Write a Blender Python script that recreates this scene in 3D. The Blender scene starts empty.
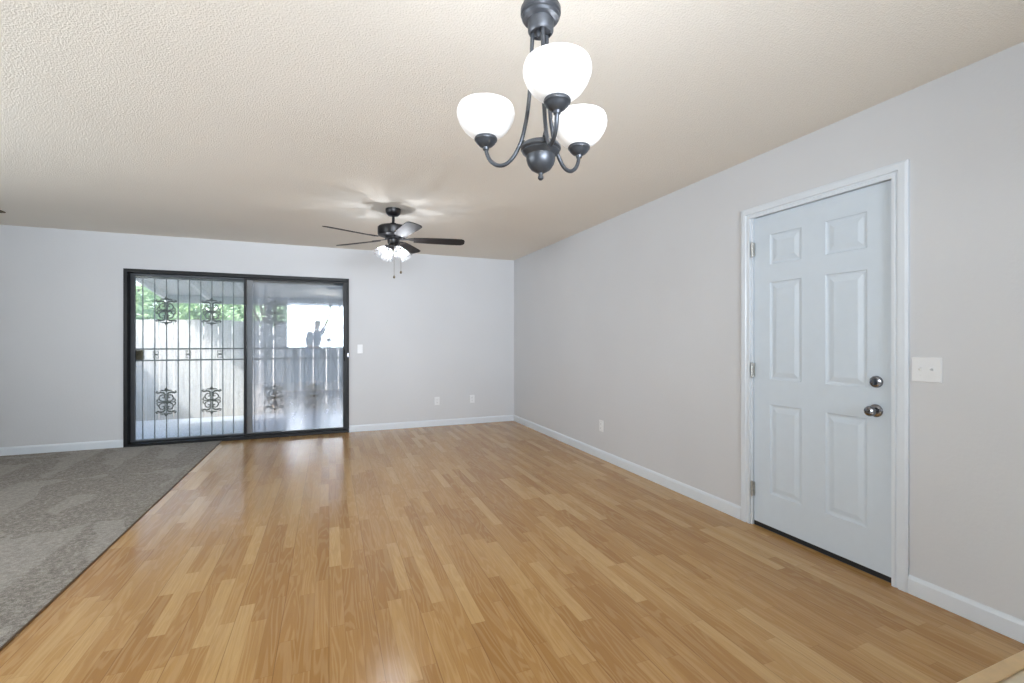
import bpy, bmesh, math, random
from mathutils import Vector, Matrix
random.seed(7)
C = bpy.context.scene.collection
SC = bpy.context.scene
PI = math.pi

# ------------------------------------------------------------------ camera
THETA = math.atan(183 / 458)                      # yaw of the view to the right of the room's long axis
cam_d = bpy.data.cameras.new('camera')
cam_d.sensor_width = 36.0
cam_d.lens = 36.0 * 458 / 1024
cam_d.shift_y = -0.0015
cam_d.clip_start = 0.02
cam = bpy.data.objects.new('camera', cam_d)
C.objects.link(cam)
cam.location = (0, 0, 1.228)
cam.rotation_euler = (PI / 2, 0, -THETA)
SC.camera = cam

# ------------------------------------------------------------------ world, sun, window light, exposure
W = bpy.data.worlds.new('sky')
SC.world = W
W.use_nodes = True
wn = W.node_tree
wn.nodes.clear()
w_out = wn.nodes.new('ShaderNodeOutputWorld')
w_bg = wn.nodes.new('ShaderNodeBackground')
w_sky = wn.nodes.new('ShaderNodeTexSky')
w_sky.sky_type = 'NISHITA'
w_sky.sun_disc = False
w_sky.sun_elevation = math.radians(45)
w_sky.sun_rotation = math.radians(-125)
w_sky.air_density = 1.0
w_sky.dust_density = 3.0
w_bg.inputs['Strength'].default_value = 0.86
wn.links.new(w_sky.outputs[0], w_bg.inputs['Color'])
wn.links.new(w_bg.outputs[0], w_out.inputs['Surface'])

def lamp(name, kind, loc, power, color=(1, 1, 1), direction=None, size=None, size_y=None, radius=None, spread=None):
    d = bpy.data.lights.new(name, kind)
    d.energy = power
    d.color = color
    if kind == 'AREA':
        d.shape = 'RECTANGLE'
        d.size = size
        d.size_y = size_y
        if spread:
            d.spread = spread
    if radius is not None:
        d.shadow_soft_size = radius
    o = bpy.data.objects.new(name, d)
    C.objects.link(o)
    o.location = loc
    if direction is not None:
        o.rotation_euler = Vector(direction).to_track_quat('-Z', 'Y').to_euler()
    return o

sun = lamp('sun', 'SUN', (-6, 2, 8), 3.9, (1.0, 0.97, 0.93), (1.0, 0.7, -1.22))
sun.data.angle = math.radians(0.5)
# daylight arriving through the kitchen window behind the viewpoint
lamp('window_daylight', 'AREA', (0.30, -1.635, 1.69), 65, (0.84, 0.91, 1.0), (0, 1, 0.08), 2.8, 1.32, spread=math.radians(70))
# fill lamp added at an unseen side window to brighten the left half
lamp('side_fill_light', 'AREA', (-4.14, 2.0, 1.45), 138, (0.87, 0.94, 1.0), (1, 0, 0.45), 2.2, 1.2)
# the bounced flash in the photographer's raised hand
lamp('flash_light', 'AREA', (0.04, -0.39, 2.252), 48, (1.0, 0.99, 0.92), (-0.28, 1, 0.7), 0.07, 0.05, spread=math.radians(66))

SC.view_settings.view_transform = 'Standard'
SC.view_settings.look = 'None'
SC.view_settings.gamma = 1.0
SC.view_settings.use_curve_mapping = False
SC.view_settings.exposure = 0.32
SC.cycles.use_denoising = True
SC.cycles.max_bounces = 10
SC.cycles.diffuse_bounces = 6
SC.cycles.glossy_bounces = 5
SC.cycles.transmission_bounces = 8
SC.cycles.transparent_max_bounces = 24
SC.cycles.caustics_reflective = False
SC.cycles.caustics_refractive = False

# ------------------------------------------------------------------ helpers
def srgb(r, g, b):
    f = lambda v: (v / 255 / 12.92) if v / 255 <= 0.04045 else ((v / 255 + 0.055) / 1.055) ** 2.4
    return (f(r), f(g), f(b), 1.0)

class NT:
    """small wrapper that adds nodes to a material"""
    def __init__(self, name):
        self.m = bpy.data.materials.new(name)
        self.m.use_nodes = True
        self.t = self.m.node_tree
        self.t.nodes.clear()
        self.out = self.n('ShaderNodeOutputMaterial')
    def n(self, kind, **kw):
        nd = self.t.nodes.new(kind)
        for k, v in kw.items():
            setattr(nd, k, v)
        return nd
    def l(self, a, b):
        self.t.links.new(a, b)
    def setin(self, sock, v):
        if hasattr(v, 'is_output') or isinstance(v, bpy.types.NodeSocket):
            self.l(v, sock)
        else:
            sock.default_value = v
    def math(self, op, a, b=0.0, clamp=False):
        nd = self.n('ShaderNodeMath', operation=op, use_clamp=clamp)
        self.setin(nd.inputs[0], a)
        self.setin(nd.inputs[1], b)
        return nd.outputs[0]
    def coord(self):
        return self.n('ShaderNodeTexCoord').outputs['Object']
    def mapping(self, vec, scale=(1, 1, 1), rot=(0, 0, 0), loc=(0, 0, 0)):
        nd = self.n('ShaderNodeMapping')
        self.l(vec, nd.inputs['Vector'])
        nd.inputs['Scale'].default_value = scale
        nd.inputs['Rotation'].default_value = rot
        nd.inputs['Location'].default_value = loc
        return nd.outputs[0]
    def noise(self, vec, scale, detail=2.0, rough=0.5, dist=0.0):
        nd = self.n('ShaderNodeTexNoise')
        self.l(vec, nd.inputs['Vector'])
        nd.inputs['Scale'].default_value = scale
        nd.inputs['Detail'].default_value = detail
        nd.inputs['Roughness'].default_value = rough
        nd.inputs['Distortion'].default_value = dist
        return nd.outputs['Fac']
    def ramp(self, fac, stops):
        nd = self.n('ShaderNodeValToRGB')
        e = nd.color_ramp.elements
        while len(e) < len(stops):
            e.new(0.5)
        for i, (p, c) in enumerate(stops):
            e[i].position = p
            e[i].color = c
        self.l(fac, nd.inputs['Fac'])
        return nd.outputs['Color']
    def mix(self, fac, a, b, blend='MIX'):
        nd = self.n('ShaderNodeMix', data_type='RGBA', blend_type=blend)
        self.setin(nd.inputs[0], fac)
        self.setin(nd.inputs[6], a)
        self.setin(nd.inputs[7], b)
        return nd.outputs[2]
    def bump(self, height, strength, dist):
        nd = self.n('ShaderNodeBump')
        nd.inputs['Strength'].default_value = strength
        nd.inputs['Distance'].default_value = dist
        self.l(height, nd.inputs['Height'])
        return nd.outputs[0]
    def bsdf(self, color, rough=0.5, metal=0.0, normal=None, spec=0.5, coat=0.0):
        b = self.n('ShaderNodeBsdfPrincipled')
        self.setin(b.inputs['Base Color'], color)
        self.setin(b.inputs['Roughness'], rough)
        b.inputs['Metallic'].default_value = metal
        b.inputs['Specular IOR Level'].default_value = spec
        b.inputs['Coat Weight'].default_value = coat
        if normal is not None:
            self.l(normal, b.inputs['Normal'])
        self.l(b.outputs[0], self.out.inputs['Surface'])
        return b

def plain(name, col, rough=0.5, metal=0.0, spec=0.5, var=0.04, vscale=14.0, bump=0.0, bscale=120.0, coat=0.0):
    t = NT(name)
    co = t.coord()
    f = t.noise(co, vscale, 3)
    dark = tuple(c * (1 - var) for c in col[:3]) + (1,)
    lite = tuple(min(1, c * (1 + var)) for c in col[:3]) + (1,)
    c = t.ramp(f, [(0.3, dark), (0.7, lite)])
    nrm = t.bump(t.noise(co, bscale, 3), bump, 0.002) if bump else None
    t.bsdf(c, rough, metal, nrm, spec, coat)
    return t.m

M = {}
def m_wall():
    t = NT('wall_paint')
    co = t.coord()
    c = t.ramp(t.noise(co, 1.3, 2), [(0.3, srgb(200, 202, 205)), (0.7, srgb(203, 205, 208))])
    h = t.noise(co, 55, 3, 0.55)
    t.bsdf(c, 0.55, 0, t.bump(h, 0.22, 0.004), 0.25)
    return t.m
M['wall'] = m_wall()
def m_ceiling():
    t = NT('textured_ceiling')
    co = t.coord()
    c = t.ramp(t.noise(co, 0.9, 2), [(0.3, srgb(233, 228, 219)), (0.7, srgb(236, 231, 222))])
    h1 = t.noise(co, 118, 3, 0.6)
    h2 = t.noise(co, 190, 2, 0.6)
    h = t.math('ADD', t.ramp(h1, [(0.42, (0, 0, 0, 1)), (0.66, (1, 1, 1, 1))]), t.math('MULTIPLY', h2, 0.45))
    t.bsdf(c, 0.9, 0, t.bump(h, 0.42, 0.005), 0.1)
    return t.m
M['ceiling'] = m_ceiling()
M['trim'] = plain('white_trim_paint', srgb(212, 219, 226), 0.35, var=0.01)
M['door'] = plain('white_door_paint', srgb(200, 211, 221), 0.38, var=0.012, bump=0.05, bscale=260)

def m_laminate():
    t = NT('oak_laminate')
    co = t.coord()
    s = t.n('ShaderNodeSeparateXYZ')
    t.l(co, s.inputs[0])
    x, y = s.outputs[0], s.outputs[1]
    col = t.math('DIVIDE', x, 0.0635)
    row = t.math('FLOOR', col)
    wr = t.n('ShaderNodeTexWhiteNoise', noise_dimensions='1D')
    t.l(row, wr.inputs['W'])
    yy = t.math('ADD', t.math('DIVIDE', y, 0.56), t.math('MULTIPLY', wr.outputs['Value'], 9.0))
    seg = t.math('FLOOR', yy)
    idv = t.n('ShaderNodeCombineXYZ')
    t.l(row, idv.inputs[0]); t.l(seg, idv.inputs[1])
    wid = t.n('ShaderNodeTexWhiteNoise', noise_dimensions='2D')
    t.l(idv.outputs[0], wid.inputs['Vector'])
    base = t.ramp(wid.outputs['Value'], [(0.0, srgb(160, 119, 68)), (0.3, srgb(169, 128, 76)), (0.55, srgb(177, 137, 84)),
                                         (0.8, srgb(185, 147, 93)), (1.0, srgb(195, 160, 107))])
    # grain, different in every stave
    off = t.n('ShaderNodeVectorMath', operation='MULTIPLY_ADD')
    cmb = t.n('ShaderNodeCombineXYZ')
    t.l(wid.outputs['Value'], cmb.inputs[0]); t.l(wid.outputs['Value'], cmb.inputs[1])
    t.l(cmb.outputs[0], off.inputs[0]); off.inputs[1].default_value = (37, 53, 0)
    t.l(co, off.inputs[2])
    g1 = t.noise(t.mapping(off.outputs[0], (60, 3.2, 1)), 1.0, 5, 0.65, 1.2)
    g2 = t.noise(t.mapping(off.outputs[0], (230, 9, 1)), 1.0, 3, 0.6)
    nf = t.noise(t.mapping(off.outputs[0], (13, 1.15, 1)), 1.0, 2, 0.45, 0.5)
    cath = t.math('SINE', t.math('MULTIPLY', nf, 62.0))
    c = t.mix(t.math('MULTIPLY', t.ramp(g1, [(0.35, (0, 0, 0, 1)), (0.7, (1, 1, 1, 1))]), 0.30), base, srgb(140, 98, 56))
    c = t.mix(t.math('MULTIPLY', t.ramp(cath, [(0.0, (0, 0, 0, 1)), (0.8, (1, 1, 1, 1))]), 0.17), c, srgb(215, 184, 136))
    c = t.mix(t.math('MULTIPLY', t.ramp(g2, [(0.52, (0, 0, 0, 1)), (0.75, (1, 1, 1, 1))]), 0.20), c, srgb(132, 94, 58))
    # seams
    fx = t.math('FRACT', col)
    fy = t.math('FRACT', yy)
    ex = t.math('MINIMUM', fx, t.math('SUBTRACT', 1.0, fx))
    ey = t.math('MINIMUM', fy, t.math('SUBTRACT', 1.0, fy))
    sx = t.math('LESS_THAN', ex, 0.018)
    sy = t.math('LESS_THAN', ey, 0.0025)
    seam = t.math('MAXIMUM', sx, sy)
    c3 = t.math('FRACT', t.math('DIVIDE', x, 0.1905))
    e3 = t.math('LESS_THAN', t.math('MINIMUM', c3, t.math('SUBTRACT', 1.0, c3)), 0.009)
    c = t.mix(t.math('MULTIPLY', seam, 0.22), c, srgb(120, 78, 42))
    c = t.mix(t.math('MULTIPLY', e3, 0.35), c, srgb(96, 62, 36))
    r = t.math('ADD', 0.15, t.math('MULTIPLY', g1, 0.10))
    t.bsdf(c, r, 0, t.bump(t.math('SUBTRACT', t.noise(co, 7, 2), t.math('MULTIPLY', e3, 0.3)), 0.06, 0.004), 0.38, 0.0)
    return t.m
M['laminate'] = m_laminate()

def m_carpet():
    t = NT('cut_pile_carpet')
    co = t.coord()
    fine = t.noise(co, 210, 3, 0.7)
    mid = t.noise(co, 55, 3, 0.65)
    big = t.noise(co, 3.0, 2)
    base = t.ramp(t.math('ADD', t.math('MULTIPLY', fine, 0.5), t.math('MULTIPLY', mid, 0.5)),
                  [(0.38, srgb(108, 102, 94)), (0.52, srgb(154, 147, 138)), (0.64, srgb(196, 190, 181))])
    # brushed vacuum strokes: wedges of pile lying the other way
    mp = t.mapping(co, (1, 1, 1), (0, 0, math.radians(-9)))
    s = t.n('ShaderNodeSeparateXYZ')
    t.l(mp, s.inputs[0])
    wob = t.math('MULTIPLY', t.math('SUBTRACT', big, 0.5), 0.5)
    xf = t.math('FRACT', t.math('ADD', t.math('DIVIDE', s.outputs[0], 0.42), wob))
    tri = t.math('ABSOLUTE', t.math('SUBTRACT', t.math('MULTIPLY', xf, 2.0), 1.0))
    yf = t.math('FRACT', t.math('ADD', t.math('DIVIDE', s.outputs[1], 1.35), wob))
    msk = t.math('MULTIPLY', t.math('SUBTRACT', yf, tri), 9.0, True)
    msk2 = t.math('MULTIPLY', t.math('GREATER_THAN', t.noise(co, 1.1, 1), 0.47), msk)
    c = t.mix(t.math('MULTIPLY', msk2, 0.25), base, srgb(206, 201, 194))
    h = t.math('ADD', fine, t.math('MULTIPLY', mid, 0.8))
    b = t.bsdf(c, 0.95, 0, t.bump(h, 0.9, 0.012), 0.1)
    b.inputs['Sheen Weight'].default_value = 0.15
    return t.m
M['carpet'] = m_carpet()
M['tile'] = plain('pale_vinyl_tile', srgb(226, 214, 190), 0.3, var=0.05, vscale=6)
M['oak_strip'] = plain('oak_strip', srgb(214, 184, 138), 0.3, var=0.08, vscale=20)
M['brown_strip'] = plain('brown_strip', srgb(112, 90, 68), 0.4, var=0.1, vscale=30)
M['black'] = plain('black_aluminium', srgb(15, 16, 18), 0.45, 0.0, 0.3, var=0.1)
M['grey_alu'] = plain('grey_aluminium', srgb(138, 140, 142), 0.5, 0.2, var=0.06)
M['dark_grey'] = plain('dark_grey_aluminium', srgb(70, 74, 79), 0.5, 0.1, var=0.06)
M['iron'] = plain('painted_iron', srgb(82, 87, 90), 0.6, 0.0, var=0.15)
M['bronze'] = plain('aged_bronze', srgb(92, 82, 62), 0.65, 0.0, var=0.2)
M['scroll'] = plain('grey_cast_iron', srgb(70, 72, 68), 0.5, 0.2, var=0.15)
M['pewter'] = plain('brushed_pewter', srgb(70, 73, 78), 0.38, 0.6, var=0.15, vscale=40)
M['fan_black'] = plain('matte_black_fan', srgb(22, 22, 25), 0.35, 0.2, var=0.1)
M['blade'] = plain('espresso_blade', srgb(36, 32, 31), 0.6, 0.0, 0.25, var=0.2, vscale=20)
M['nickel'] = plain('satin_nickel', srgb(140, 140, 144), 0.16, 1.0, var=0.05)
M['hinge'] = plain('hinge_steel', srgb(190, 190, 186), 0.3, 0.9, var=0.15, vscale=60)
M['dark'] = plain('dark_slot', srgb(40, 40, 42), 0.6)
M['rubber'] = plain('black_rubber', srgb(16, 16, 17), 0.7)
M['plate'] = plain('white_plastic', srgb(222, 224, 226), 0.35, var=0.01)
M['concrete'] = plain('patio_concrete', srgb(192, 198, 206), 0.85, var=0.06, vscale=5, bump=0.3, bscale=60)
M['soil'] = plain('bare_ground', srgb(150, 136, 122), 0.95, var=0.15, vscale=4, bump=0.5, bscale=20)
M['cover_paint'] = plain('pale_cover_paint', srgb(196, 199, 198), 0.7, var=0.05)
M['rafter_paint'] = plain('white_rafter_paint', srgb(226, 227, 225), 0.7, var=0.05)
M['stucco'] = plain('exterior_stucco', srgb(232, 230, 226), 0.9, var=0.05, bump=0.4, bscale=80)
M['roof'] = plain('roof_shingle', srgb(96, 90, 84), 0.95, var=0.15, vscale=30)
def m_fence():
    t = NT('weathered_fence')
    co = t.coord()
    g = t.noise(t.mapping(co, (28, 28, 1.6)), 1.0, 4, 0.6, 0.3)
    b = t.noise(co, 1.2, 2)
    c = t.ramp(g, [(0.3, srgb(186, 186, 185)), (0.55, srgb(216, 216, 215)), (0.75, srgb(230, 230, 229))])
    c = t.mix(t.math('MULTIPLY', b, 0.35), c, srgb(196, 195, 193))
    t.bsdf(c, 0.85, 0, t.bump(g, 0.3, 0.004), 0.2)
    return t.m
M['fence'] = m_fence()
def m_leaf(name, a, b):
    t = NT(name)
    co = t.coord()
    c = t.ramp(t.noise(co, 5, 3), [(0.3, a), (0.7, b)])
    p = t.bsdf(c, 0.5, 0, None, 0.3)
    tr = t.n('ShaderNodeBsdfTranslucent')
    t.l(c, tr.inputs['Color'])
    mx = t.n('ShaderNodeMixShader')
    mx.inputs[0].default_value = 0.4
    t.l(p.outputs[0], mx.inputs[1]); t.l(tr.outputs[0], mx.inputs[2])
    t.l(mx.outputs[0], t.out.inputs['Surface'])
    return t.m
M['leaf'] = m_leaf('green_leaf', srgb(112, 146, 98), srgb(176, 204, 150))
M['leaf2'] = m_leaf('pale_green_leaf', srgb(134, 164, 122), srgb(194, 216, 174))
M['bark'] = plain('tree_bark', srgb(96, 80, 66), 0.9, var=0.2, vscale=20)
def m_glass(name, tint, refl, clear=0.03):
    """thin clear glass: it lets light through and reflects by viewing angle"""
    t = NT(name)
    tr = t.n('ShaderNodeBsdfTransparent')
    tr.inputs['Color'].default_value = tint
    gl = t.n('ShaderNodeBsdfGlossy')
    gl.inputs['Roughness'].default_value = clear
    fr = t.n('ShaderNodeLayerWeight')
    fr.inputs['Blend'].default_value = 0.25
    f = t.math('ADD', t.math('MULTIPLY', fr.outputs['Facing'], 0.35), refl, True)
    mx = t.n('ShaderNodeMixShader')
    t.l(f, mx.inputs[0])
    t.l(tr.outputs[0], mx.inputs[1]); t.l(gl.outputs[0], mx.inputs[2])
    t.l(mx.outputs[0], t.out.inputs['Surface'])
    return t.m
M['glass'] = m_glass('door_glass', (0.93, 0.96, 0.96, 1), 0.02, 0.0)
M['sun_cut_glass'] = m_glass('sun_cut_window_glass', (0.12, 0.13, 0.14, 1), 0.03, 0.0)  # panes darkened to keep sun and sky light out of the room
M['coated_glass'] = m_glass('coated_door_glass', (0.94, 0.96, 0.98, 1), 0.080, 0.030)
def m_shade_glass():
    t = NT('ribbed_clear_glass')
    tr = t.n('ShaderNodeBsdfTransparent')
    tr.inputs['Color'].default_value = (0.96, 0.97, 0.98, 1)
    gl = t.n('ShaderNodeBsdfGlossy')
    gl.inputs['Roughness'].default_value = 0.22
    tl = t.n('ShaderNodeBsdfTranslucent')
    fr = t.n('ShaderNodeLayerWeight')
    fr.inputs['Blend'].default_value = 0.4
    m1 = t.n('ShaderNodeMixShader'); m1.inputs[0].default_value = 0.03
    t.l(tr.outputs[0], m1.inputs[1]); t.l(tl.outputs[0], m1.inputs[2])
    m2 = t.n('ShaderNodeMixShader')
    t.l(t.math('MULTIPLY', fr.outputs['Facing'], 0.9), m2.inputs[0])
    t.l(m1.outputs[0], m2.inputs[1]); t.l(gl.outputs[0], m2.inputs[2])
    t.l(m2.outputs[0], t.out.inputs['Surface'])
    return t.m
M['shade_glass'] = m_shade_glass()
def m_screen(name, cover):
    t = NT(name)
    tr = t.n('ShaderNodeBsdfTransparent')
    df = t.n('ShaderNodeBsdfDiffuse')
    df.inputs['Color'].default_value = srgb(226, 230, 233)
    tl = t.n('ShaderNodeBsdfTranslucent')
    tl.inputs['Color'].default_value = srgb(226, 230, 233)
    m1 = t.n('ShaderNodeMixShader'); m1.inputs[0].default_value = 0.5
    t.l(df.outputs[0], m1.inputs[1]); t.l(tl.outputs[0], m1.inputs[2])
    mx = t.n('ShaderNodeMixShader'); mx.inputs[0].default_value = cover
    t.l(tr.outputs[0], mx.inputs[1]); t.l(m1.outputs[0], mx.inputs[2])
    t.l(mx.outputs[0], t.out.inputs['Surface'])
    return t.m
M['screen'] = m_screen('insect_screen_mesh', 0.22)
M['haze_screen'] = m_screen('haze_screen_mesh', 0.30)  # mesh thickened to lay a milky haze over the right pane
def m_emit(name, col, strength, base=(0.9, 0.9, 0.9, 1)):
    t = NT(name)
    b = t.bsdf(base, 0.3)
    b.inputs['Emission Color'].default_value = col
    b.inputs['Emission Strength'].default_value = strength
    return t.m
M['opal'] = m_emit('lit_opal_glass', (1.0, 0.985, 0.96, 1), 0.14)
def m_bulb():
    t = NT('lit_clear_bulb')
    tr = t.n('ShaderNodeBsdfTransparent')
    em = t.n('ShaderNodeEmission')
    em.inputs['Color'].default_value = (1.0, .985, .96, 1)
    em.inputs['Strength'].default_value = 0.9
    mx = t.n('ShaderNodeMixShader'); mx.inputs[0].default_value = 0.4
    t.l(tr.outputs[0], mx.inputs[1]); t.l(em.outputs[0], mx.inputs[2])
    t.l(mx.outputs[0], t.out.inputs['Surface'])
    return t.m
M['bulb'] = m_bulb()
M['skin'] = plain('skin', srgb(206, 164, 140), 0.55, var=0.05)
M['hair'] = plain('dark_hair', srgb(52, 42, 36), 0.7, var=0.2, vscale=60)
M['shirt'] = plain('blue_shirt_cloth', srgb(70, 96, 146), 0.85, var=0.08, vscale=30)
M['trousers'] = plain('dark_trouser_cloth', srgb(58, 62, 70), 0.9, var=0.1, vscale=40)
M['shoe'] = plain('black_shoe', srgb(30, 30, 32), 0.6)

class MB:
    """collects shapes and links them as ONE mesh object"""
    def __init__(self):
        self.b = bmesh.new()
    def box(self, x0, x1, y0, y1, z0, z1):
        vs = [self.b.verts.new(p) for p in ((x0, y0, z0), (x1, y0, z0), (x1, y1, z0), (x0, y1, z0),
                                            (x0, y0, z1), (x1, y0, z1), (x1, y1, z1), (x0, y1, z1))]
        for f in ((3, 2, 1, 0), (4, 5, 6, 7), (0, 1, 5, 4), (1, 2, 6, 5), (2, 3, 7, 6), (3, 0, 4, 7)):
            self.b.faces.new([vs[i] for i in f])
        return vs
    def tube(self, pts, r, seg=10, closed=False):
        pts = [Vector(p) for p in pts]
        n = len(pts)
        rr = r if isinstance(r, (list, tuple)) else [r] * n
        rings = []
        up = None
        for i, p in enumerate(pts):
            if closed:
                d = (pts[(i + 1) % n] - pts[i - 1]).normalized()
            else:
                d = (pts[min(i + 1, n - 1)] - pts[max(i - 1, 0)]).normalized()
            if up is None:
                up = d.orthogonal().normalized()
            else:
                up = (up - d * up.dot(d))
                up = up.normalized() if up.length > 1e-6 else d.orthogonal().normalized()
            s = d.cross(up)
            rings.append([self.b.verts.new(p + (up * math.cos(a) + s * math.sin(a)) * rr[i])
                          for a in (2 * PI * k / seg for k in range(seg))])
        m = n if closed else n - 1
        for i in range(m):
            A, B = rings[i], rings[(i + 1) % n]
            for k in range(seg):
                self.b.faces.new((A[k], A[(k + 1) % seg], B[(k + 1) % seg], B[k]))
        if not closed:
            self.b.faces.new(list(reversed(rings[0])))
            self.b.faces.new(rings[-1])
    def lathe(self, prof, seg=32, mat=None, closed=False, flute=0.0, nfl=12):
        mat = mat or Matrix.Identity(4)
        rings = []
        for (r, z) in prof:
            if r < 1e-5:
                rings.append([self.b.verts.new(mat @ Vector((0, 0, z)))])
            else:
                rings.append([self.b.verts.new(mat @ Vector((r * (1 + flute * math.cos(nfl * a)) * math.cos(a),
                                                             r * (1 + flute * math.cos(nfl * a)) * math.sin(a), z)))
                              for a in (2 * PI * k / seg for k in range(seg))])
        pairs = list(zip(rings, rings[1:])) + ([(rings[-1], rings[0])] if closed else [])
        for A, B in pairs:
            for k in range(seg):
                k2 = (k + 1) % seg
                if len(A) == 1 and len(B) == 1:
                    continue
                if len(A) == 1:
                    self.b.faces.new((A[0], B[k], B[k2]))
                elif len(B) == 1:
                    self.b.faces.new((A[k], B[0], A[k2]))
                else:
                    self.b.faces.new((A[k], A[k2], B[k2], B[k]))
        if not closed:
            for R_ in (rings[0], rings[-1]):
                if len(R_) > 1:
                    self.b.faces.new(R_)
    def prism(self, outline, z0, z1, mat=None):
        mat = mat or Matrix.Identity(4)
        a = [self.b.verts.new(mat @ Vector((x, y, z0))) for x, y in outline]
        b = [self.b.verts.new(mat @ Vector((x, y, z1))) for x, y in outline]
        n = len(outline)
        self.b.faces.new(list(reversed(a)))
        self.b.faces.new(b)
        for i in range(n):
            j = (i + 1) % n
            self.b.faces.new((a[i], a[j], b[j], b[i]))
    def build(self, name, mat, parent=None, smooth=False, bevel=0.0, origin=None, kind=None):
        if origin is not None:
            bmesh.ops.translate(self.b, verts=self.b.verts, vec=-Vector(origin))
        bmesh.ops.recalc_face_normals(self.b, faces=self.b.faces)
        me = bpy.data.meshes.new(name)
        self.b.to_mesh(me)
        self.b.free()
        me.materials.append(mat)
        if smooth:
            me.polygons.foreach_set('use_smooth', [True] * len(me.polygons))
            try:
                me.set_sharp_from_angle(angle=math.radians(40))
            except Exception:
                pass
        o = bpy.data.objects.new(name, me)
        C.objects.link(o)
        if parent is not None:
            o.parent = parent
        elif origin is not None:
            o.location = origin
        if bevel:
            md = o.modifiers.new('bevel', 'BEVEL')
            md.width = bevel
            md.segments = 2
            md.limit_method = 'ANGLE'
        if kind:
            o['kind'] = kind
        return o

def thing(name, label, cat, loc=(0, 0, 0), rz=0.0, group=None):
    o = bpy.data.objects.new(name, None)
    o.empty_display_size = 0.1
    C.objects.link(o)
    o.location = loc
    o.rotation_euler = (0, 0, rz)
    tag(o, label, cat, group)
    return o
def tag(o, label, cat, group=None):
    o['label'] = label
    o['category'] = cat
    if group:
        o['group'] = group
    return o
def group_root(name, loc, kind='structure'):
    o = bpy.data.objects.new(name, None)
    o.empty_display_size = 0.1
    C.objects.link(o)
    o.location = loc
    o['kind'] = kind
    return o
def T(x, y, z):
    return Matrix.Translation((x, y, z))
def RX(a): return Matrix.Rotation(a, 4, 'X')
def RY(a): return Matrix.Rotation(a, 4, 'Y')
def RZ(a): return Matrix.Rotation(a, 4, 'Z')

# ------------------------------------------------------------------ room shell
XL, XR, YB, YF, H = -4.20, 2.62, 6.47, -1.60, 2.44      # left, right, back, front (behind viewpoint), ceiling
XS, YS = -1.21, 0.92                                     # carpet seam, near end of the laminate
WT = 0.13                                                # wall thickness

b = MB(); b.box(XS, XR + 0.10, YS, YB + 0.002, -0.06, 0.0)
b.build('floor', M['laminate'], kind='structure')
b = MB(); b.box(XS, XR + 0.0, YF, YS, -0.06, -0.001)
o = b.build('floor_tile', M['tile'], kind='structure')
b = MB(); b.box(XL + .021, XS, YF + .001, YB - 0.001, -0.06, 0.010)
o = b.build('carpet', M['carpet'])
tag(o, 'grey-brown fitted carpet with vacuum strokes left of the wood floor', 'carpet')
# strips
b = MB(); b.box(XS, XS + 0.006, YF, YB, 0.0, 0.007)
b.build('trim_1', M['brown_strip'], kind='structure', bevel=0.001)
b = MB(); b.box(XS + .0065, XR, YS - 0.045, YS + 0.008, 0.0, 0.009)
b.build('trim_2', M['oak_strip'], kind='structure', bevel=0.004)

b = MB(); b.box(XL - WT, XR + WT, YF - WT, YB + WT, H, H + 0.1)
b.build('ceiling', M['ceiling'], kind='structure')
b = MB()
v = [b.b.verts.new(p) for p in ((XL - .4, YF - .6, H + .1), (XR + .4, YF - .6, H + .1), (XR + .4, YB + .5, H + .1), (XL - .4, YB + .5, H + .1),
                                (XL - .4, 2.4, H + 1.3), (XR + .4, 2.4, H + 1.3))]
for f in ((3, 2, 1, 0), (0, 1, 5, 4), (2, 3, 4, 5), (1, 2, 5), (3, 0, 4)):
    b.b.faces.new([v[i] for i in f])
b.build('roof', M['roof'], kind='structure')

# back wall with the sliding door opening
DX0, DX1, DZ = -2.164, 0.247, 2.04
b = MB()
b.box(XL - WT, DX0, YB, YB + WT, -0.1, H); b.box(DX1, XR + WT, YB, YB + WT, -0.1, H); b.box(DX0, DX1, YB, YB + WT, DZ, H)
b.box(DX0, DX1, YB + 0.02, YB + WT, -0.1, -0.001)
b.build('wall_back', M['wall'], kind='structure')
# right wall with the entry door opening
EY0, EY1, EZ = 1.405, 2.250, 2.052
b = MB()
b.box(XR, XR + WT, YF - WT, EY0, -0.1, H); b.box(XR, XR + WT, EY1, YB + WT, -0.1, H); b.box(XR, XR + WT, EY0, EY1, EZ, H)
b.build('wall_right', M['wall'], kind='structure')
# left wall with an opening for the added side window
SY0, SY1, SZ0, SZ1 = 0.9, 3.1, 0.85, 2.05
b = MB()
b.box(XL - WT, XL, YF - WT, SY0, -0.1, H); b.box(XL - WT, XL, SY1, YB + WT, -0.1, H)
b.box(XL - WT, XL, SY0, SY1, -0.1, SZ0); b.box(XL - WT, XL, SY0, SY1, SZ1, H)
b.build('wall_left', M['wall'], kind='structure')
# wall behind the viewpoint with the kitchen window
KX0, KX1, KZ0, KZ1 = -1.15, 1.75, 1.0, 2.38
b = MB()
b.box(XL - WT, KX0, YF - WT, YF, -0.1, H); b.box(KX1, XR + WT, YF - WT, YF, -0.1, H)
b.box(KX0, KX1, YF - WT, YF, -0.1, KZ0); b.box(KX0, KX1, YF - WT, YF, KZ1, H)
b.build('wall_front', M['wall'], kind='structure')

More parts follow.
